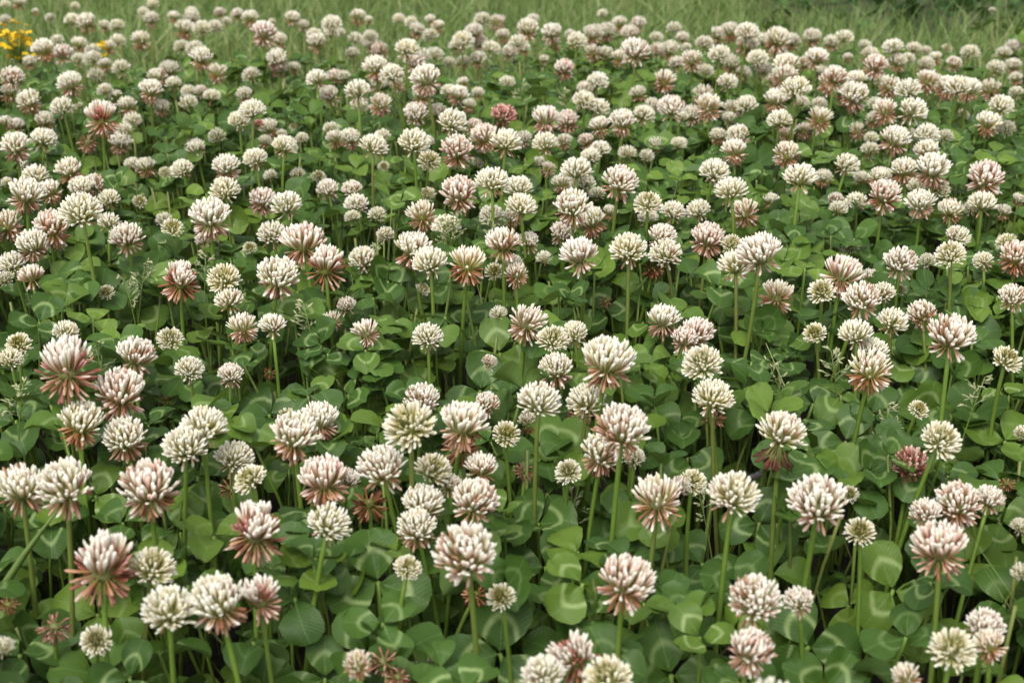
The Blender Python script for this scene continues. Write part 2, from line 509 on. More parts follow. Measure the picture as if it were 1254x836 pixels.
# ------------------------------------------------------------------ where the photograph shows heads
# tiles of the photo seen at 3x: (left, top) then x y width state
TILES = {
(0, 380): "70 115 100 G;40 175 95 A;240 75 100 A;248 215 215 C;495 165 155 P;623 95 105 Y;693 215 112 A;845 235 98 P;890 65 112 W;997 55 108 A;440 305 190 E;295 415 165 B;460 470 158 B;745 425 180 A;680 495 175 A;855 540 150 A;920 605 135 G;1050 380 75 G;1170 405 145 B;1075 465 185 B;80 655 195 B;245 650 215 B;545 655 222 E;1185 625 190 E;1200 770 172 A;935 810 210 C;1215 40 75 W;985 230 30 F;610 325 45 F",
(0, 556): "380 415 245 C;555 400 180 Y;355 665 125 G;620 555 205 A;800 545 215 B;950 530 160 C;12 705 70 A;30 555 60 F;200 640 130 F;840 130 90 F;330 400 60 F",
(420, 380): "85 85 105 W;310 95 120 A;672 50 145 W;765 95 125 Y;845 85 110 A;965 195 205 B;1172 40 125 B;1248 110 100 E;780 220 125 B;715 330 172 A;890 330 150 A;862 395 100 F;290 325 135 P;248 400 205 Y;437 425 190 B;430 520 150 F;525 340 95 P;595 440 112 G;1020 440 215 P;945 525 165 B;1065 535 85 A;825 580 105 G;665 590 90 F;505 575 130 P;145 575 190 P;325 570 150 Y;15 620 100 P;95 720 150 F;290 715 160 B;390 640 95 P;480 695 180 P;270 800 150 B;1150 695 185 W;1230 640 80 P;675 410 50 K;535 190 45 P",
(420, 556): "455 360 242 P;485 520 105 F;580 510 118 G;235 405 110 Y;1030 470 210 E;850 745 190 C;735 805 170 A;970 800 190 Y;55 770 110 W;150 765 120 F;200 825 100 F",
(834, 380): "55 90 130 E;80 180 160 Y;115 315 160 A;120 400 90 F;490 75 92 G;640 85 135 A;770 40 120 A;880 15 115 P;700 150 120 A;690 225 160 W;985 95 182 P;1185 170 122 G;865 355 82 G;365 480 188 K;945 460 160 Y;838 560 142 R;40 615 110 Y;190 665 200 A;500 700 228 P;655 795 120 G;615 665 65 G;1010 710 170 E;895 740 120 P;1125 690 115 P;945 875 205 E;1248 450 40 A;1240 790 75 A;1190 640 70 F",
(834, 556): "270 530 205 P;430 535 120 P;250 720 172 E;990 695 180 Y;1110 630 150 P;1130 700 120 W;825 820 112 W;1245 430 60 A",
(0, 200): "95 15 55;130 45 95;255 30 95;345 75 75;300 95 90 B;95 120 130 B;185 105 85 B;25 70 40;400 130 78;485 10 60;535 15 70 B;605 30 50 Y;668 22 85 A;830 20 100 B;990 42 50;1090 40 55 A;1165 45 55 G;1200 95 80 P;510 135 55 G;300 175 155 A;825 95 108 A;960 140 98 E;1050 150 115 A;770 205 145 B;745 280 60 P;995 255 105 A;915 305 55 G;1110 300 152 E;1190 380 138 C;1015 420 160 B;820 410 130 Y;840 500 115 A;660 430 142 C;630 230 80 G;600 205 60 A;30 230 110 W;190 240 130 E;120 300 110 B;205 285 80 A;400 215 85 A;465 275 120 P;45 365 100 A;20 420 70 A;118 415 100 P;390 465 65 G",
(420, 200): "855 25 115 A;800 75 70 B;875 80 95 A;930 110 60 A;840 165 130 B;910 215 105 B;1010 70 130 P;1115 140 105 Y;1115 195 75 A;1205 175 90 A;975 180 55 B;800 255 90 P;865 335 140 P;1045 315 135 A;1165 270 105 P;1180 330 120 A;1135 385 90 F;545 70 125 A;640 85 105 A;650 160 115 A;545 190 90 A;620 200 70 B;425 115 125 E;290 195 108 W;380 230 105 A;310 110 65 Y;50 150 90 A;35 100 75 P;35 195 60 A;125 190 70 A;155 260 65 A;75 350 105 A;255 320 128 B;320 360 130 A;455 375 135 W;585 295 128 P;680 290 80 P;735 345 60 A;555 390 80 G;620 370 70 B;635 410 90 W;290 455 60 G;15 520 75 P;5 370 50 F;570 545 70 A;710 220 60 F;960 510 50 F",
(834, 200): "120 30 110 A;185 100 120 A;235 185 100 W;330 140 60 B;65 170 90 A;435 55 125 A;520 55 65 B;605 5 90 A;640 140 80 A;575 165 70 A;565 135 60 P;660 60 60 B;725 55 80 B;740 120 115 E;815 30 95 B;920 25 120 B;875 150 105 B;860 85 70 A;940 85 85 Y;1110 60 125 E;1100 145 105 A;985 175 90 B;1060 165 60 A;1230 135 50 B;1175 180 60 B;1010 265 90 A;985 325 115 Y;900 355 60 A;1105 355 75 A;1190 285 80 Y;1225 345 120 E;1210 490 110 P;800 365 122 P;95 280 120 E;185 290 85 Y;290 330 162 P;200 375 130 A;350 490 130 W;585 410 150 E;515 460 110 G;660 500 145 P;740 470 90 A;690 415 70 P;620 300 70 G;800 460 60 G",
(0, 0): "20 15 40;70 12 50;275 22 35;130 45 25;20 75 50;185 65 40;265 75 60;320 85 70;380 95 40;430 95 60;560 15 45;525 45 45;555 75 60;635 65 45;700 45 50;700 70 60;675 110 70 B;740 105 70;785 100 60;805 50 45;870 55 50;915 70 60;830 80 40;965 125 90 E;1020 150 60;1070 70 55;1110 95 40;1215 90 75;1150 130 60;1210 125 60;1160 160 70;1245 120 40;995 80 30;515 150 70;430 150 60;400 175 50;340 185 60;290 165 60;210 150 50;160 185 80;230 200 80;290 220 60;340 215 70;385 240 50;110 230 50;75 215 60;445 250 70;350 275 60;260 310 90 B;385 330 60;425 360 55;45 285 85;35 340 70 B;110 375 85 B;230 390 85;290 385 35 G;375 435 118 C;465 390 70;485 440 70;165 445 70;160 510 95;60 540 105 B;20 450 50;60 460 60;440 525 80;455 480 60;320 530 75 F;410 480 60;550 335 85;620 260 70;575 285 70;635 305 60;665 170 60;715 180 70;735 215 80 B;795 270 70 W;690 335 55;735 335 50;690 375 70;775 350 65;590 395 60;895 350 60 B;920 275 70;1015 220 75;1020 255 65 B;1075 250 45;1160 290 80;1225 285 60 E;1205 350 75;925 405 100 A;875 440 80 A;945 455 40 R;985 470 70;1030 490 40;970 520 50;1040 535 95 A;1105 505 50;1075 460 35 G;795 495 65;715 545 75 B;935 580 90 A;1225 510 65 B;1210 470 60 A",
(420, 0): "55 65 60;95 75 30;205 70 50;250 80 50;270 115 60 B;320 130 60;350 100 50;320 75 40;510 75 65;565 85 60 W;480 120 70;440 150 80;500 160 60;585 135 55;540 175 70;415 170 60;610 195 65;640 155 70;675 110 75;695 75 45;660 180 50;765 125 75;770 165 55 B;855 150 75;830 125 40;940 125 110 B;950 52 40;1010 90 55;1050 125 70;1080 90 60;1145 135 50;1210 105 55;1240 140 50;1065 190 105;1010 215 60 B;915 195 60 W;960 195 60;1150 185 60;1195 185 70;1220 235 60;810 255 75 E;735 220 35;600 300 60;930 300 80 A;885 325 60;1080 345 60;1175 300 80 W;1200 395 100;1240 430 50;1100 420 80;1130 390 60;880 365 85;935 395 80;1020 450 95 B;940 465 75;235 180 90;135 185 60 E;105 165 60;45 145 60;100 135 60;35 195 55;310 205 110;260 230 80;390 230 50;440 230 50;495 220 60;120 250 90;180 275 90;5 280 50;305 295 110;290 350 85;440 305 45;135 310 70 B;55 335 95;200 315 55 W;385 335 60;420 350 75 B;460 385 50;495 345 50;60 385 65;135 385 80 W;265 415 85;345 415 70;400 445 110;585 425 95 R;480 465 60 E;740 440 100 E;820 445 80 E;520 505 100 E;595 520 115 A;660 510 60 B;740 525 95 A;810 520 60 B;890 520 60 E;940 545 75 A;905 575 75 A;25 510 75 B;110 535 105 A;145 500 65 A;260 515 115 A;310 520 50;315 580 85 Y;415 555 115 E;495 590 50 A;1040 560 70 A;1110 570 55 A;1145 530 65 A;1225 525 60 A;720 595 60 A;750 620 55 W;150 605 45 G",
(834, 0): "480 140 65;595 140 70;670 165 50;550 160 60 B;775 175 75;850 180 60;895 185 40;970 175 40 G;1055 195 70;1215 175 65;1180 195 60;240 120 90;180 120 70;130 130 60;85 160 70;140 195 80;10 140 30;40 225 80 W;20 175 40;350 150 90 B;300 150 70;405 155 60;240 170 80;280 215 80;180 235 70;225 270 60;90 260 60;170 300 75;300 255 65;355 200 60;385 245 90;495 215 85;455 235 60 B;610 210 35;375 285 90 W;340 295 60;420 325 110;510 265 50;560 285 90;540 310 80 W;640 300 80;630 355 100;590 345 60;690 205 60;710 245 85 E;790 230 70;830 215 50;930 215 50;995 235 60;895 240 60;900 300 85 W;950 315 50;972 322 85 B;1012 318 95 A;1050 330 85 B;830 325 95;760 320 80 W;720 290 60;1150 250 70;1215 245 60;1225 290 50 B;1130 330 75 W;1170 385 90;1225 340 55;1120 455 90 B;1190 470 65 A;1030 415 45 G;745 410 90 W;710 380 60;705 440 60;845 405 105 A;780 515 105 B;830 500 70;900 490 90;965 500 60;900 560 90;690 550 70 A;645 480 60 W;695 505 55;80 350 75 W;100 395 95 W;40 425 75;185 405 70 W;240 385 80;175 435 60;345 370 85;440 375 60;505 380 60;360 440 90;505 440 90 W;450 480 60 W;385 495 60 W;210 500 80;135 500 60;195 555 90 B;385 570 95 W;5 520 20;1138 38 26 A",
}
heads = []
K = 420.0 / 1254.0
for (x0, y0), txt in TILES.items():
    for e in txt.split(';'):
        p = e.split()
        s = p[3] if len(p) > 3 else random.choice('AAABBP')
        hx_, hy_, hw_ = x0 + float(p[0]) * K, y0 + float(p[1]) * K, float(p[2]) * K
        if hy_ < 150 and hw_ > .092 * (hy_ + 330) and s in 'AB':       # a wide one far off is two heads side by side
            heads.append([hx_ - hw_ * .23, hy_ + 1, hw_ * .66, s]); hx_ += hw_ * .22; hw_ *= .62; hy_ -= 2
        heads.append([hx_, hy_, hw_, s])

LOWF = {'F'}
flowers = []          # dict(pos, D, state, px, py, w)
for px, py, w, s in heads:
    D0 = DIA[s]
    z = 0.160 + random.uniform(-.006, .006)
    if s == 'F': z = 0.135
    if s == 'G': z = 0.148
    w *= .97 if py > 330 else 1.04
    v = random.randrange(LAYN[s])
    p, dep = unproject(px, py, z)
    ratio = (w * dep / F_PX) / D0
    z += max(-.025, min(.022, (ratio - 1) * .09))
    z = max(z, .085)
    ex, zc = EXT[s, v]
    p, dep = unproject(px, py + .9 * zc / ex * w / 2, z)     # receptacle below the middle of the head
    D = w * dep / F_PX
    D = max(.0095, min(.036, D))
    flowers.append(dict(p=p, D=D, s=s, px=px, py=py, w=w, dep=dep, v=v))
heads_ann = len(flowers)
# beyond the frame the patch goes on: same plants outside the view
extra = []
for k in range(700):
    x = rng.uniform(-1.1, 1.1); y = rng.uniform(.16, 1.6)
    if abs(x) > .42 * y + .28: continue
    a, b, dep = project((x, y, .155))
    if dep > .05 and -45 < a < 1299 and -45 < b < 872: continue
    s = random.choice('AAABBPEGWC')
    extra.append(dict(p=np.array([x, y, rng.uniform(.12, .175)]), D=DIA[s] * rng.uniform(.8, 1.15), s=s, px=a, py=b, w=0, dep=dep, v=random.randrange(LAYN[s])))

# ------------------------------------------------------------------ ground
n = 60
gx = np.concatenate([np.linspace(-300, -2.2, 12)[:-1], np.linspace(-2, 2, 41), np.linspace(2.2, 300, 12)[1:]])
gy = np.concatenate([np.linspace(-300, -.6, 8)[:-1], np.linspace(-.4, 4.2, 47), np.linspace(4.6, 300, 12)])
GX, GY = np.meshgrid(gx, gy)
near = (np.abs(GX) < 2.3) & (GY > -.5) & (GY < 4.3)
GZ = np.where(near, .006 * np.sin(GX * 7.1 + 1) * np.cos(GY * 6.3) + .004 * np.sin(GX * 23 + GY * 17), 0) - .006
nx = len(gx)
Fg = [(j * nx + i, j * nx + i + 1, (j + 1) * nx + i + 1, (j + 1) * nx + i) for j in range(len(gy) - 1) for i in range(nx - 1)]
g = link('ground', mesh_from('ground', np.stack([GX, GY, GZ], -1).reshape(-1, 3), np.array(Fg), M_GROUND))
tag(g, 'dark soil and thatch under the clover and the grass', 'ground', kind='structure')

# ------------------------------------------------------------------ clover leaves
def leaflet_geo(fold, cup, twist, wid, nu=7, nv=7):
    us = np.linspace(-1, 1, nu)
    vs = np.array([0, .12, .30, .50, .70, .88, 1.0]) if nv == 7 else np.array([0, .22, .52, .80, 1.0])
    V, U = [], []
    for v in vs:
        f = math.sin(math.pi / 2 * min(1, v / .58)) ** .85 if v < .58 else math.sqrt(max(0, 1 - ((v - .58) / .47) ** 2.6))
        if v == 1.0: f = .42
        for u in us:
            x = u * f * .5 * wid
            y = v
            if v == 1.0: y = 1.0 - .045 * (1 - abs(u)) ** 1.5 - .05 * u * u
            elif v > .85: y = v - .035 * u * u
            z = fold * abs(x) + cup * (v - .35) ** 2 + twist * x * v + .026 * math.sin(9 * y + 3 * u + 20 * fold) + .030 * math.sin(4.5 * u + 6 * v + 9 * cup)
            V.append((x, y, z)); U.append((x, y))
    nu_ = len(us); F = []
    for i in range(len(vs) - 1):
        for j in range(nu_ - 1):
            F.append((i * nu_ + j, i * nu_ + j + 1, (i + 1) * nu_ + j + 1, (i + 1) * nu_ + j))
    return np.array(V), np.array(F), np.array(U)

LEAFG, LEAFM = [], []
for k in range(14):
    r = np.random.default_rng(400 + k)
    ge = leaflet_geo(r.uniform(.0, .60), r.uniform(-.75, .35), r.uniform(-.35, .35), r.uniform(.76, 1.04), 5 if k >= 7 else 7, 5 if k >= 7 else 7)
    LEAFG.append(ge)
fine_me = {}
def fine_leaflet(k, q):
    """individual leaflets share 7 shapes x 9 colourings"""
    if (k, q) not in fine_me:
        V, F, U = LEAFG[k]
        fine_me[k, q] = mesh_from('leaflet', V, F, M_LEAF, uv=U, rnd=np.full(len(V), QV[q]))
    return fine_me[k, q]
QV = [.03 + .97 * i / 24 for i in range(24)]
def mark_of(r):  return (r * 23.7) % 1.0          # same arithmetic as the leaf material
def tone_of(r):  return (r * 7.31) % 1.0

def frame_from(nrm, yaw):
    z = nrm / np.linalg.norm(nrm)
    a = np.array([math.cos(yaw), math.sin(yaw), 0])
    y = a - z * (a @ z); y /= np.linalg.norm(y)
    x = np.cross(y, z)
    M = np.eye(4); M[:3, 0] = x; M[:3, 1] = y; M[:3, 2] = z
    return M

def leaflet_mats(L):
    """matrices of the three leaflets relative to the top of the petiole"""
    r = np.random.default_rng(L['seed'])
    Fm = frame_from(L['n'], L['yaw'])
    out = []
    for i in range(3):
        a = i * 2 * math.pi / 3 + r.normal(0, .10)
        up = L['cup'] + r.normal(0, .10)
        s = L['size'] * r.uniform(.92, 1.08)
        Z = np.array(Matrix.Rotation(a, 4, 'Z')); X = np.array(Matrix.Rotation(up, 4, 'X'))
        T = np.eye(4); T[1, 3] = .0012
        S = np.diag([s, s, s, 1])
        out.append(Fm @ Z @ X @ T @ S)
    return out

leaves = []
def add_leaf(p, nrm, yaw, size, cup, q=None, forced=False):
    leaves.append(dict(p=np.array(p, float), n=np.array(nrm, float), yaw=yaw, size=size, cup=cup,
                       q=q if q is not None else int(rng.integers(24)), seed=int(rng.integers(1 << 30)), forced=forced))

def patch_edge(x):
    return 1.50 + .05 * math.sin(x * 5 + 1) + .04 * math.sin(x * 13)
# leaves the photograph shows clearly: x y leaflet-length(px) yaw(deg) tilt-to-camera(deg) bold height
boldq = sorted(range(24), key=lambda i: -mark_of(QV[i]))
SHOWN = [(463, 712, 68, 95, 38, 1, .105), (612, 800, 74, 80, 45, 1, .085), (668, 694, 50, 60, 30, 1, .085), (822, 826, 74, 100, 45, 1, .085),
 (990, 792, 66, 110, 42, 1, .085), (1094, 722, 58, 100, 42, 1, .095), (221, 652, 46, 90, 40, 1, .095), (60, 826, 50, 95, 50, 1, .075),
 (30, 750, 52, 10, 15, 0, .085), (120, 752, 62, 150, 25, 0, .085), (322, 838, 56, 90, 50, 0, .08), (398, 830, 52, 90, 50, 1, .08),
 (612, 432, 46, 92, 40, 1, .10), (588, 478, 44, 90, 42, 1, .09), (505, 440, 52, 170, 18, 1, .10), (996, 494, 44, 70, 38, 1, .09),
 (1035, 540, 46, 80, 35, 1, .095), (1110, 468, 42, 30, 38, 1, .10), (842, 560, 42, 95, 40, 1, .09), (330, 508, 52, 20, 22, 1, .095),
 (300, 640, 56, 100, 25, 0, .09), (150, 640, 44, 150, 10, 0, .11), (20, 515, 52, 60, 30, 1, .10), (700, 430, 40, 90, 35, 0, .095),
 (800, 690, 48, 160, 28, 1, .085), (760, 640, 44, 100, 30, 0, .08), (930, 640, 50, 75, 42, 1, .09), (945, 700, 52, 100, 20, 0, .075),
 (1180, 690, 54, 70, 20, 0, .085), (1225, 640, 50, 120, 30, 1, .09), (1230, 540, 52, 170, 12, 0, .10), (1150, 800, 55, 60, 15, 0, .075),
 (1230, 740, 48, 95, 35, 0, .085), (700, 812, 60, 140, 18, 0, .07), (520, 770, 52, 50, 15, 0, .07), (860, 690, 50, 120, 20, 0, .075),
 (630, 570, 48, 100, 30, 0, .08), (170, 380, 42, 90, 35, 1, .10), (505, 385, 40, 80, 40, 1, .10), (330, 270, 36, 60, 20, 0, .105),
 (210, 255, 38, 30, 18, 0, .105), (575, 395, 38, 30, 30, 1, .10), (740, 380, 40, 110, 25, 1, .10), (880, 400, 44, 70, 25, 1, .095),
 (715, 560, 46, 130, 30, 0, .075), (1090, 295, 38, 0, 15, 0, .11), (920, 290, 36, 90, 25, 0, .11), (430, 400, 42, 60, 20, 0, .095)]
for px, py, L, yaw, tilt, bold, z in SHOWN:
    p, dep = unproject(px, py, z)
    nrm = (0, -math.sin(R(tilt)), math.cos(R(tilt)))
    q = boldq[random.randrange(9)] if bold else boldq[9 + random.randrange(15)]
    add_leaf(p, nrm, R(yaw), max(.014, min(.026, L * dep / F_PX)), R(8), q, True)
# the rest of the canopy
NL = 16000
for k in range(NL):
    x = rng.uniform(-1.25, 1.25); y = rng.uniform(.2, 1.72)
    if abs(x) > .42 * y + .28: continue
    e = patch_edge(x)
    if rng.random() < .12 * max(0, min(1, (.85 - y) / .25)): continue
    if y > e and rng.random() < min(1, (y - e) / .2 + .25): continue
    top = .110 + .016 * max(0, min(1, (y - .62) / .3)) + .012 * math.sin(x * 9 + 2) * math.cos(y * 8) + .008 * math.sin(x * 21 + y * 17)
    lay = rng.random()
    z = top + rng.normal(0, .010) if lay < .62 else top - .02 - rng.random() * .06
    t = R(abs(rng.normal(0, 24))); az = rng.uniform(0, 6.28)
    nrm = np.array([math.sin(t) * math.cos(az), math.sin(t) * math.sin(az) - .12, math.cos(t)])
    add_leaf((x, y, max(.03, z)), nrm, rng.uniform(0, 6.28), rng.uniform(.0135, .0215), R(rng.normal(6, 20)))
# a leaf may not stand in front of a head that the photo shows
HP = np.array([f['p'] for f in flowers]); hx, hy, hd = project(HP)
hw = np.array([f['w'] for f in flowers]) * .5
SL = [L for L in leaves if L['forced']]
sx_, sy_, sd_ = project(np.array([L['p'] for L in SL]))
sr_ = np.array([L['size'] for L in SL]) * F_PX / sd_ * .5
keep = []
for L in leaves:
    a, b, d = project(L['p'])
    rad = L['size'] * F_PX / d * .8
    hit = (hd > d + .004) & (np.hypot(hx - a, hy - b) < hw * .8 + rad)
    if hit.any() and not L['forced']: continue
    if not L['forced'] and ((sd_ > d) & (np.hypot(sx_ - a, sy_ - b) < sr_ + rad * .3)).any(): continue
    keep.append(L)
leaves = keep

# coarse painter's pass: which leaves and heads show largest
W_, H_ = 418, 279
buf = np.full((H_, W_), -1, np.int32)
items = []
for i, L in enumerate(leaves):
    for M in leaflet_mats(L):
        c = xf(M, np.array([[0, .55, 0]]))[0] + L['p']
        a, b, d = project(c)
        sq = abs((M[:3, 2] / L['size']) @ (c - CAMP) / np.linalg.norm(c - CAMP))
        items.append((d, a, b, L['size'] * F_PX / d * .5, max(.25, sq), i))
for i, f in enumerate(flowers):
    items.append((f['dep'], f['px'], f['py'], f['w'] * .48, .9, 100000 + i))
items.sort(key=lambda t: -t[0])
YY, XX = np.mgrid[0:H_, 0:W_]
for d, a, b, rad, sq, i in items:
    a, b, rad = a / 3, b / 3, rad / 3
    x0, x1 = max(0, int(a - rad)), min(W_, int(a + rad) + 2)
    y0, y1 = max(0, int(b - rad)), min(H_, int(b + rad) + 2)
    if x0 >= x1 or y0 >= y1: continue
    sub = ((XX[y0:y1, x0:x1] - a) / rad) ** 2 + ((YY[y0:y1, x0:x1] - b) / (rad * sq)) ** 2 < 1
    buf[y0:y1, x0:x1][sub] = i
ids, cnt = np.unique(buf, return_counts=True)
vis = dict(zip(ids.tolist(), cnt.tolist()))
order = sorted(range(len(leaves)), key=lambda i: -(vis.get(i, 0) + (1000 if leaves[i]['forced'] else 0)))
own = set(order[:300])

def petiole(L, sides=5, seg=5):
    r = np.random.default_rng(L['seed'] + 1)
    p = L['p']
    b = np.array([p[0] + r.normal(0, .012), p[1] + abs(r.normal(.006, .012)), -.004])
    t = np.linspace(0, 1, seg)[:, None]
    path = b * (1 - t) + p * t + (np.sin(t * math.pi) * np.array([r.normal(0, .004), r.normal(0, .004), 0]))
    return b, path, np.linspace(.0011, .0008, seg) * (L['size'] / .018)

def near_flower(p):
    k = int(np.argmin(np.linalg.norm(HP[:, :2] - p[:2], axis=1)))
    return flowers[k]

STATE_SHORT = {'A': 'white', 'Y': 'cream', 'B': 'brown-skirted', 'P': 'pink-tinged', 'E': 'pink', 'C': 'red-centred tufted', 'R': 'rose',
               'W': 'tan spent', 'F': 'wilted rusty', 'K': 'maroon-belled', 'G': 'green-topped'}
stuff_l, stuff_p = Acc(), Acc()
leaf_recs = []
for i, L in enumerate(leaves):
    mats = leaflet_mats(L)
    base, path, rad = petiole(L)
    if i in own:
        e = bpy.data.objects.new('clover_leaf', None); COL.objects.link(e)
        e.empty_display_size = .005; e.location = base
        V, F = tube(path - base, rad)
        link('petiole', mesh_from('petiole', V, F, M_STALK), e)
        r = np.random.default_rng(L['seed'] + 5)
        for M in mats:
            T = np.eye(4); T[:3, 3] = L['p'] - base
            link('leaflet', fine_leaflet(int(r.integers(7)), L['q']), e, Matrix((T @ M).tolist()))
        leaf_recs.append((e, L))
    else:
        r = np.random.default_rng(L['seed'] + 5)
        a, b, d = project(L['p'])
        fine = d < .75
        for M in mats:
            V, F, U = LEAFG[int(r.integers(7)) if fine else 7 + int(r.integers(7))]
            stuff_l.add(xf(M, V) + L['p'], F, uv=U, rnd=QV[L['q']])
        V, F = tube(path[::2], rad[::2], 4)
        stuff_p.add(V, F, uv=np.zeros((len(V), 2)), rnd=.5)
canopy = link('clover_foliage', stuff_l.mesh('clover_foliage', M_LEAF))
tag(canopy, 'dense green mat of small clover leaves between and under the flowers', 'foliage', kind='stuff')
pt = link('leaf_stems', stuff_p.mesh('leaf_stems', M_STALK), canopy)
pt['kind'] = 'stuff'

# ------------------------------------------------------------------ clover flowers
def head_matrix(f, r):
    tl = {'G': 26, 'Y': 20, 'C': 8, 'R': 4}.get(f['s'], 8) + abs(r.normal(0, 7))
    tl = R(min(tl, 38)); az = -math.pi / 2 + r.normal(0, .8 if f['s'] in 'GY' else 1.6)
    f['tilt'] = math.degrees(tl)
    ax = Vector((-math.sin(az), math.cos(az), 0))
    q = Matrix.Rotation(tl, 4, ax) @ Matrix.Rotation(r.uniform(0, 6.28), 4, 'Z')
    s = f['D'] / 2 / EXT[f['s'], f['v']][0]
    return q @ Matrix.Diagonal((s, s, s, 1)), (q @ Vector((0, 0, -1)))

def stalk(f, r, sides=7):
    p = f['p']
    b = np.array([p[0] + r.normal(0, .012), p[1] + r.normal(.004, .012), -.004])
    t = np.linspace(0, 1, 8)[:, None]
    dn = np.array(f['down'])
    c = p + dn * .03                          # the stalk enters the head along its axis
    path = (1 - t) ** 2 * b + 2 * t * (1 - t) * (c * .6 + b * .4 + np.array([0, 0, .02])) + t ** 2 * p
    k = f['D'] / .024
    rad = np.linspace(.00150, .00118, 8) * (.6 + .4 * k)
    return b, path, rad

flowers.sort(key=lambda f: -f['w'])
NEAR_OWN = 300
mass, mass_s = Acc(), Acc()
recs = []
for i, f in enumerate(flowers + extra):
    r = np.random.default_rng(5000 + i)
    M, down = head_matrix(f, r)
    f['down'] = down
    b, path, rad = stalk(f, r)
    if i < NEAR_OWN and i < heads_ann:
        e = bpy.data.objects.new('clover_flower', None); COL.objects.link(e)
        e.empty_display_size = .005; e.location = b
        V, F = tube(path - b, rad)
        link('stalk', mesh_from('stalk', V, F, M_STALK), e)
        Mw = Matrix.Translation(Vector(f['p'] - b)) @ M
        if f['w'] >= 58:
            h = link('flower_head', CORE_ME, e, Mw)
            for cls, fv, Mf in LAY[f['s'], f['v']]:
                link('floret', FM[cls, fv], h, Matrix(Mf.tolist()))
        else:
            hk = (f['s'], f['v'])
            if isinstance(HEADME[hk], Acc): HEADME[hk] = HEADME[hk].mesh('flower_head', M_PETAL)
            link('flower_head', HEADME[hk], e, Mw)
        recs.append((e, f))
    else:
        V, F, C = HEADGEO[f['s'], f['v']]
        mass.add(xf(M, V) + f['p'], F, np.clip(C * r.uniform(.95, 1.06), 0, .92))
        V, F = tube(path[::2], rad[::2], 5)
        mass_s.add(V, F)
ms = link('clover_flower_mass', mass.mesh('clover_flower_mass', M_PETAL))
tag(ms, 'crowd of small white and brownish clover heads merging into the far grass', 'flowers', kind='stuff')
st = link('flower_stems', mass_s.mesh('flower_stems', M_STALK), ms)
st['kind'] = 'stuff'

# ------------------------------------------------------------------ meadow grass behind
def blades(n, xr, yr, hr, wr, acc, dens=None, lean=.35, tone=(0, 1)):
    x = rng.uniform(*xr, n); y = rng.uniform(*yr, n)
    if dens is not None:
        k = rng.random(n) < dens(x, y); x, y = x[k], y[k]
    k = ~((x > .42 + .06 * np.sin(y * 40)) & (y > 2.22 + .05 * np.sin(x * 17)) & (y < 3.0))        # dark weeds stand there
    x, y = x[k], y[k]
    n = len(x)
    h = rng.uniform(*hr, n); w = rng.uniform(*wr, n)
    az = rng.uniform(0, 6.28, n); ln = np.abs(rng.normal(0, lean, n)) * h; fa = rng.uniform(0, 6.28, n)
    ts = np.array([0, .35, .7, 1.0]); ws = np.array([.8, 1, .7, .05])
    V = np.zeros((n, 4, 2, 3))
    for k, (t, ww) in enumerate(zip(ts, ws)):
        cx = x + np.cos(az) * ln * t * t; cy = y + np.sin(az) * ln * t * t
        cz = -.004 + h * t * (1 - .12 * t * np.minimum(1, ln / h))
        for sgn, side in ((-1, 0), (1, 1)):
            V[:, k, side, 0] = cx + sgn * np.cos(fa) * w * ww * .5
            V[:, k, side, 1] = cy + sgn * np.sin(fa) * w * ww * .5
            V[:, k, side, 2] = cz
    base = (np.arange(n) * 8)[:, None]
    F = np.concatenate([base + np.array([[2 * k, 2 * k + 1, 2 * k + 3, 2 * k + 2]]) for k in range(3)], 1).reshape(-1, 4)
    rr = np.repeat(rng.uniform(*tone, n), 8)
    acc.add(V.reshape(-1, 3), F, rnd=rr)

ga = Acc()
def dens_edge(x, y):
    e = 1.50 + .05 * np.sin(x * 5 + 1) + .04 * np.sin(x * 13) - np.where(x < -.1, .10, 0)
    return np.clip((y - e) / .16 + .15, 0, 1)
blades(80000, (-1.9, 1.9), (1.3, 3.2), (.04, .105), (.0012, .0030), ga, dens_edge, .7, (0, .9))
blades(6000, (-1.9, 1.9), (1.75, 3.2), (.09, .14), (.0009, .0018), ga, None, .6, (.3, 1))
blades(12000, (-5, 5), (3.2, 7), (.08, .2), (.003, .006), ga, None, .4)
blades(500, (-.9, .9), (.45, 1.4), (.06, .15), (.0010, .0022), ga, None, .5)
go = link('meadow_grass', ga.mesh('meadow_grass', M_GRASS))
tag(go, 'soft yellow-green meadow grass beyond the clover patch', 'grass', kind='stuff')

# dark broad-leaved weeds at the far side
wa = Acc()
for k in range(2600):
    x = rng.uniform(.40, 2.2); y = rng.uniform(2.2, 3.1)
    z = rng.uniform(.02, .10 + .10 * min(1, (y - 2.15) * 2))
    t = R(abs(rng.normal(0, 35))); az = rng.uniform(0, 6.28)
    M = frame_from(np.array([math.sin(t) * math.cos(az), math.sin(t) * math.sin(az), math.cos(t)]), rng.uniform(0, 6.28))
    V, F, U = LEAFG[7 + int(rng.integers(7))]
    s = rng.uniform(.03, .05)
    wa.add(xf(M, V * np.array([s * .6, s, s])) + np.array([x, y, z]), F, rnd=rng.random())
wo = link('dark_weeds', wa.mesh('dark_weeds', M_DARKW))
tag(wo, 'dark green leafy weeds growing at the back of the grass', 'weeds', kind='stuff')

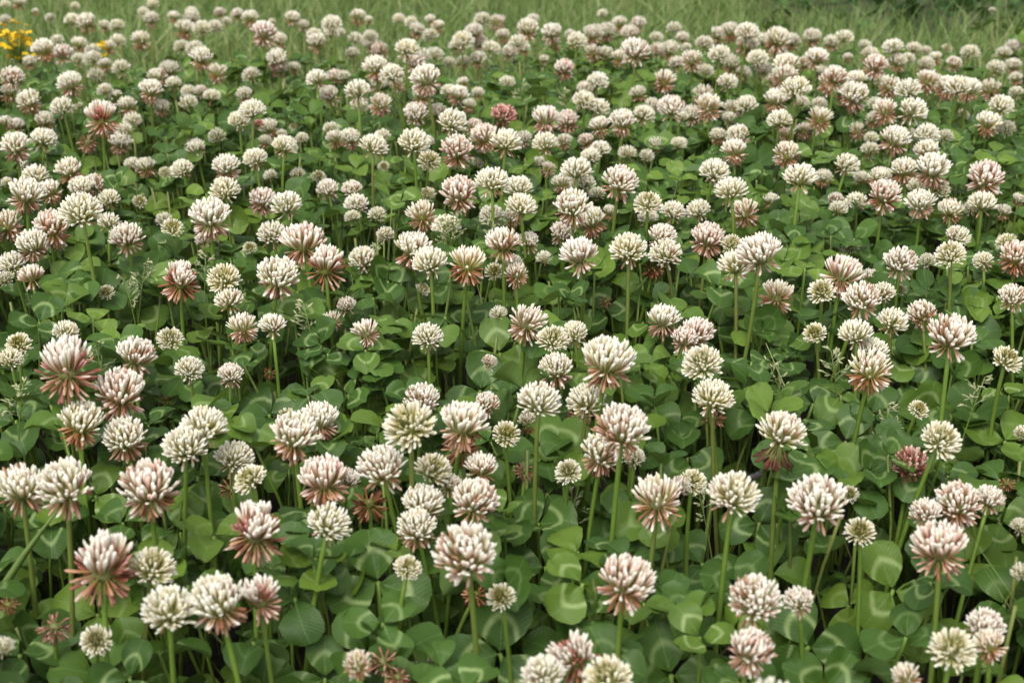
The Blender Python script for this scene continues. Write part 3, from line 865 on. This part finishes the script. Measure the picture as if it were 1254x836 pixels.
# dead florets and stalk scraps on the soil
la = Acc()
for k in range(900):
    x = rng.uniform(-.7, .7); y = rng.uniform(.3, 1.3)
    cls = ('rust', 'maroon', 'tan')[int(rng.integers(3))]
    V, F, C = FG[cls, int(rng.integers(NVAR))]
    E = np.array(Euler((R(90) + rng.normal(0, .3), rng.normal(0, .3), rng.uniform(0, 6.28))).to_matrix())
    la.add(V @ E.T * rng.uniform(.007, .012) + np.array([x, y, rng.uniform(.0, .006)]), F, rnd=rng.random())
lo = link('leaf_litter', la.mesh('leaf_litter', M_LITTER))
tag(lo, 'brown dead florets and scraps lying on the dark soil', 'litter', kind='stuff')

# ------------------------------------------------------------------ single grass blades, seed heads, yellow flowers
def grass_blade(a, b, width, label, mat=M_GRASS, tone=.6, sag=.02):
    a, b = np.array(a, float), np.array(b, float)
    n = 10; V, F = [], []
    t = np.linspace(0, 1, n)
    P = a + (b - a) * t[:, None] + np.array([0, 0, 1]) * (np.sin(t * math.pi) * sag)[:, None]
    side = np.cross(b - a, np.array([0, .8, .6])); side /= np.linalg.norm(side)
    up = np.cross(side, b - a); up /= np.linalg.norm(up)
    for i in range(n):
        w = width * .5 * min(1, .55 + t[i] * 2) * (1 - max(0, (t[i] - .6) / .4) ** 1.6 * .92)
        V += [P[i] - side * w + up * w * .35, P[i] - up * w * .1, P[i] + side * w + up * w * .35]
    for i in range(n - 1):
        for j in range(2):
            F.append((i * 3 + j, i * 3 + j + 1, i * 3 + 4 + j, i * 3 + 3 + j))
    o = link('grass_shoot', mesh_from('grass_shoot', np.array(V) - a, np.array(F), mat, rnd=np.full(len(V), tone)))
    o.location = a
    md = o.modifiers.new('thick', 'SOLIDIFY'); md.thickness = .0003
    return tag(o, label, 'grass', 'single grass blades in the clover')

p1, _ = unproject(72, 622, .150); p0 = np.array([p1[0] - .055, p1[1] - .075, -.004])
q0, _ = unproject(-25, 760, .085)
p0 = q0 + (q0 - p1) * .9; p0[2] = -.004
grass_blade(p0, p1, .0040, 'long pale green grass blade slanting up beneath brown-skirted clover heads', tone=.62, sag=.012)
p1, _ = unproject(1066, 578, .125); p0, _ = unproject(1101, 634, .085); p0 = p0 + (p0 - p1) * 1.2; p0[2] = -.004
grass_blade(p0, p1, .0058, 'short broad bright green grass blade poking up beside a rose clover head', tone=.45, sag=.004)
p1, _ = unproject(938, 420, .135); p0, _ = unproject(1024, 506, .10); p0 = p0 + (p0 - p1) * .5; p0[2] = -.004
grass_blade(p0, p1, .0011, 'thin straw-coloured grass stem lying across the leaves', tone=.95, sag=.004)
p1, _ = unproject(1252, 572, .12); p0, _ = unproject(1180, 590, .09); p0 = p0 + (p0 - p1) * .3; p0[2] = -.004
p1, _ = unproject(480, 170 + 80, .16); p0, _ = unproject(458, 300, .12); p0[2] = -.004
grass_blade(p0, p1, .0016, 'fine upright grass blade between tan spent clover heads', tone=.7, sag=0.004)

def seed_head(px, py, z, label, seed, k=1.0):
    r = np.random.default_rng(seed)
    p, dep = unproject(px, py, z)
    b = np.array([p[0] + r.normal(0, .02), p[1] + r.normal(0, .015), -.004])
    t = np.linspace(0, 1, 8)[:, None]
    bow = np.array([r.normal(0, .012), r.normal(0, .008), .012])
    path = b * (1 - t) + p * t + bow * (t * (1 - t)) * 2
    e = bpy.data.objects.new('grass_seed_head', None); COL.objects.link(e); e.location = b; e.empty_display_size = .005
    V, F = tube(path - b, np.linspace(.0006, .0003, 8), 5)
    link('stem', mesh_from('stem', V, F, M_STALK), e)
    br, sp = Acc(), Acc()
    tdir = path[-1] - path[-2]; tdir /= np.linalg.norm(tdir)
    for i in range(11):
        u = i / 10
        o = p - b - tdir * .030 * k * (1 - u)
        az = r.uniform(0, 6.28)
        d = np.array([math.cos(az), math.sin(az), .55]); d /= np.linalg.norm(d)
        ln = k * (.015 * (1 - u * .75)) * r.uniform(.7, 1.2)
        V, F = tube([o, o + d * ln * .5 + np.array([0, 0, .0006]), o + d * ln], [.00018, .00015, .0001], 3)
        br.add(V, F, rnd=.4)
        for q in range(4):
            c = o + d * ln * (.45 + .18 * q)
            sd_ = d + r.normal(0, .35, 3); sd_ /= np.linalg.norm(sd_)
            V, F = tube([c, c + sd_ * .0011, c + sd_ * .0024, c + sd_ * .0034], [.0002, .00062, .0005, .00005], 5)
            sp.add(V, F, rnd=r.random())
    pn = link('panicle', br.mesh('panicle', M_SEED), e)
    link('spikelets', sp.mesh('spikelets', M_SEED), pn)
    return tag(e, label, 'grass', 'grass seed heads among the clover')
SEEDS = [(118, 424, .14), (28, 470, .13), (372, 372, .15), (252, 312, .15), (178, 322, .15), (560, 262, .16), (690, 112, .16), (640, 102, .16), (1018, 430, .14),
         (1206, 462, .14), (1086, 496, .12), (852, 588, .11), (600, 272, .15), (465, 300, .15), (940, 442, .12), (462, 455, .11), (375, 398, .13), (545, 268, .16),
         (152, 342, .14), (700, 600, .10), (520, 815, .08), (1240, 295, .15)]
for i, (a, b, z) in enumerate(SEEDS):
    p, _ = unproject(a, b, z)
    n1, n2, n3 = sorted(flowers, key=lambda f: np.linalg.norm(f['p'][:2] - p[:2]))[:3]
    seed_head(a, b, z, '%s pale grass seed head near %s, %s and %s clover flowers' % ('tall wispy' if z > .145 else 'low wispy' if z < .115 else 'wispy', STATE_SHORT[n1['s']], STATE_SHORT[n2['s']], STATE_SHORT[n3['s']]), 900 + i, .72)

def yellow_cluster(px, py, z, nfl, spread, label, seed):
    r = np.random.default_rng(seed)
    p, dep = unproject(px, py, z)
    b = np.array([p[0] + .01, p[1] + .015, -.004])
    e = bpy.data.objects.new('yellow_flower_plant', None); COL.objects.link(e); e.location = b; e.empty_display_size = .01
    V, F = tube([b - b, (p - b) * .5 + [.004, 0, 0], (p - b) - [0, 0, .025]], [.0016, .0014, .001], 6)
    link('stem', mesh_from('stem', V, F, M_STALK), e)
    top = (p - b) - np.array([0, 0, .025])
    fm = None
    V, F = [], []
    for k in range(5):
        a = k * 2 * math.pi / 5
        c, s = math.cos(a), math.sin(a)
        n0 = len(V)
        for rr, ww, zz in ((.0006, .0006, 0), (.0024, .0016, .0006), (.0040, .0013, .0003), (.0046, .0003, 0)):
            V += [(c * rr - s * ww, s * rr + c * ww, zz), (c * rr + s * ww, s * rr - c * ww, zz)]
        for q in range(3): F.append((n0 + 2 * q, n0 + 2 * q + 1, n0 + 2 * q + 3, n0 + 2 * q + 2))
    CV, CF, _ = CORE
    n0 = len(V)
    V = np.vstack([np.array(V), CV * .004 + [0, 0, .0006]]); F = np.vstack([np.array(F), CF + n0])
    fm = mesh_from('blossom', V, F, M_YELLOW, rnd=r.random(len(V)))
    for k in range(nfl):
        a = r.uniform(0, 6.28); rr = spread * math.sqrt(r.random())
        q = top + np.array([math.cos(a) * rr, math.sin(a) * rr * .6, (.021 + r.normal(0, .011) - rr * .1)])
        V, F = tube([top + [0, 0, -.004], (top + q) * .5 + [0, 0, -.002], q], [.0007, .0005, .0005], 4)
        link('flower_stem', mesh_from('flower_stem', V, F, M_STALK), e)
        s = r.uniform(.75, 1.05)
        link('blossom', fm, e, Matrix.Translation(Vector(q)) @ Euler((R(30) + r.normal(0, .4), r.normal(0, .4), r.uniform(0, 6))).to_matrix().to_4x4() @ Matrix.Diagonal((s, s, s, 1)))
    return tag(e, label, 'flowers', 'yellow flowers at the edge of the grass')
yellow_cluster(18, 44, .162, 60, .021, 'large cluster of small yellow flowers at the edge of the grass', 1)
yellow_cluster(122, 53, .145, 8, .010, 'little sprig of few yellow flowers among far clover heads', 2)

# small dark fly on the rim of a white head
fp, _ = unproject(925, 583, .166)
fv_, ff_ = tube([(-.0030, 0, 0), (-.0022, 0, .0001), (-.0008, 0, .0002), (.0004, 0, .0002), (.0012, 0, .0003), (.0020, 0, .0003), (.0026, 0, .0002)], [.0003, .0009, .0011, .0008, .0011, .0009, .0003], 8)
M_FLY, N_, L_ = new_mat('dark_insect_shell')
bs = N_.new('ShaderNodeBsdfPrincipled'); tn = N_.new('ShaderNodeTexNoise'); tn.inputs['Scale'].default_value = 900
rp = N_.new('ShaderNodeValToRGB'); rp.color_ramp.elements[0].color = (.01, .008, .008, 1); rp.color_ramp.elements[1].color = (.05, .035, .035, 1)
L_.new(tn.outputs['Fac'], rp.inputs[0]); L_.new(rp.outputs[0], bs.inputs['Base Color']); bs.inputs['Roughness'].default_value = .35
L_.new(bs.outputs[0], N_.new('ShaderNodeOutputMaterial').inputs['Surface'])
fe = bpy.data.objects.new('fly', None); COL.objects.link(fe); fe.location = fp; fe.rotation_euler = (0, R(25), R(160)); fe.empty_display_size = .003
link('body', mesh_from('fly_body', fv_, ff_, M_FLY), fe)
for s in (-1, 1):
    wv = np.array([(.0006, s * .0006, .0010), (-.0010, s * .0016, .0013), (-.0034, s * .0016, .0012), (-.0036, s * .0008, .0011), (-.0012, s * .0003, .0012)])
    link('wing', mesh_from('fly_wing', wv, np.array([(0, 1, 2, 3), (0, 3, 4, -1)]), M_FLY), fe)
    for k in range(3):
        V, F = tube([(.0008 - .0008 * k, s * .0007, -.0002), (.0010 - .0010 * k, s * .0016, .0003), (.0012 - .0012 * k, s * .0022, -.0012)], [.00012, .0001, .00006], 4)
        link('leg', mesh_from('fly_leg', V, F, M_FLY), fe)
tag(fe, 'tiny dark fly resting on the side of a white clover head', 'fly')

# ------------------------------------------------------------------ labels that tell the flowers and leaves apart
LOOK = {
 'A': ('fresh white round clover flower', 'white globe-shaped clover flower', 'full white clover flower'),
 'Y': ('creamy clover flower with olive buds on top', 'cream clover flower opening round an olive middle'),
 'B': ('white-domed clover flower over a brown skirt', 'white clover flower with drooping tan lower florets'),
 'P': ('white clover flower tinged pink', 'pinkish-white clover flower'),
 'E': ('pink clover flower with rusty skirt', 'pink-topped clover flower with rust-red underside'),
 'C': ('clover flower with white tufts round a red middle', 'ragged clover flower, white tufts and red sides'),
 'R': ('deep rose clover flower',),
 'W': ('spent tan clover flower with white points on top', 'fading brown clover flower tipped with white'),
 'F': ('withered rust-brown clover flower hanging limp',),
 'K': ('white clover flower with dark maroon bell of dead florets',),
 'G': ('half-open clover flower with green top and pale rim', 'small green-topped clover bud with white rim'),
}
from collections import Counter
P2 = np.array([f['p'][:2] for f in flowers])
def neigh(i, f):
    d = np.linalg.norm(P2 - f['p'][:2], axis=1)
    o = np.argsort(d)
    o = [j for j in o if flowers[j] is not f]
    return [(flowers[j], d[j]) for j in o[:3]]
def tidy(t):
    names = sorted(set(STATE_SHORT.values()), key=len, reverse=True)
    for w in [a + n for a in ('', 'smaller ', 'larger ') for n in names]:
        t = t.replace('near %s, %s, %s flowers' % (w, w, w), 'near three %s flowers' % w)
        t = t.replace('between %s and %s ' % (w, w), 'between two %s ' % w).replace('near %s, %s ones' % (w, w), 'near two %s ones' % w)
        t = t.replace('near %s, %s and ' % (w, w), 'near two %s and one ' % w)
    return t
cand = []
for e, f in recs:
    nb = neigh(0, f)
    sz = f['D']
    size = 'tiny' if sz < .0135 else 'small' if sz < .0185 else 'big' if sz > .0262 else 'very big' if sz > .03 else ''
    ht = 'on tall stalk' if f['p'][2] > .172 else 'low among leaves' if f['p'][2] < .145 else ''
    tl = 'leaning' if f['tilt'] > 24 else ''
    look = LOOK[f['s']][f['v'] % len(LOOK[f['s']])]
    (n1, d1), (n2, d2), (n3, d3) = nb
    def nm(n):
        s = 'smaller' if n['D'] < sz * .8 else 'larger' if n['D'] > sz * 1.25 else ''
        return (s + ' ' + STATE_SHORT[n['s']]).strip()
    rel = 'touching a %s one' % nm(n1) if d1 < (sz + n1['D']) * .55 else 'beside a %s one' % nm(n1)
    rel2 = 'between %s and %s ones' % (nm(n1), nm(n2))
    rel3 = 'near %s, %s ones' % (nm(n1), nm(n3))
    opts = [' '.join(x for x in t if x) for t in ((size, tl, look, ht, rel), (size, look, ht, rel), (size, tl, look, rel), (size, look, rel), (size, tl, look, rel2), (size, tl, look, ht, rel2), (size, look, rel2), (size, tl, look, ht, rel3), (size, look, rel3))]
    opts = [o for o in opts if len(o.split()) <= 16] or [' '.join((look, rel))]
    cand.append(opts)
cnt = Counter(o for c in cand for o in set(c))
for (e, f), c in zip(recs, cand):
    lab = tidy(min(c, key=lambda o: (cnt[o], len(o))))
    tag(e, lab, 'flower', 'clover flowers in bloom')
lc = []
for e, L in leaf_recs:
    r = QV[L['q']]
    mk = mark_of(r) * 1.15 - .16
    mark = 'with bold pale arches' if mk > .6 else 'with faint pale arches' if mk > .15 else 'without pale marks'
    tone = 'bright' if tone_of(r) > .75 else 'dark' if tone_of(r) < .3 else 'mid-green'
    size = 'small' if L['size'] < .0155 else 'large' if L['size'] > .0195 else ''
    t = math.degrees(math.acos(min(1, L['n'][2] / np.linalg.norm(L['n']))))
    pose = 'flat' if t < 12 else 'steeply tilted' if t > 38 else 'cupped' if math.degrees(L['cup']) > 24 else ''
    d = np.linalg.norm(P2 - L['p'][:2], axis=1); o = np.argsort(d)
    n1, n2, n3 = flowers[o[0]], flowers[o[1]], flowers[o[2]]
    a = ' '.join(x for x in (size, pose, tone, 'clover leaf', mark, 'below a %s flower' % STATE_SHORT[n1['s']]) if x)
    b = ' '.join(x for x in (size, pose, tone, 'clover leaf', mark, 'between %s and %s flowers' % (STATE_SHORT[n1['s']], STATE_SHORT[n2['s']])) if x)
    c_ = ' '.join(x for x in (size, pose, tone, 'clover leaf', mark, 'near %s, %s, %s flowers' % tuple(STATE_SHORT[n['s']] for n in (n1, n2, n3))) if x)
    d_ = ' '.join(x for x in (size, pose, tone, 'clover leaf', mark, 'by %s %s flower' % ('tall' if n1['p'][2] > .168 else 'low' if n1['p'][2] < .15 else 'big' if n1['D'] > .026 else 'small' if n1['D'] < .018 else 'medium', STATE_SHORT[n1['s']])) if x)
    lc.append([x for x in (a, b, c_, d_) if len(x.split()) <= 16] or [a])
cnt = Counter(o for c in lc for o in set(c))
for (e, L), c in zip(leaf_recs, lc):
    tag(e, tidy(min(c, key=lambda o: (cnt[o], len(o)))), 'leaf', 'clover leaves in the patch')
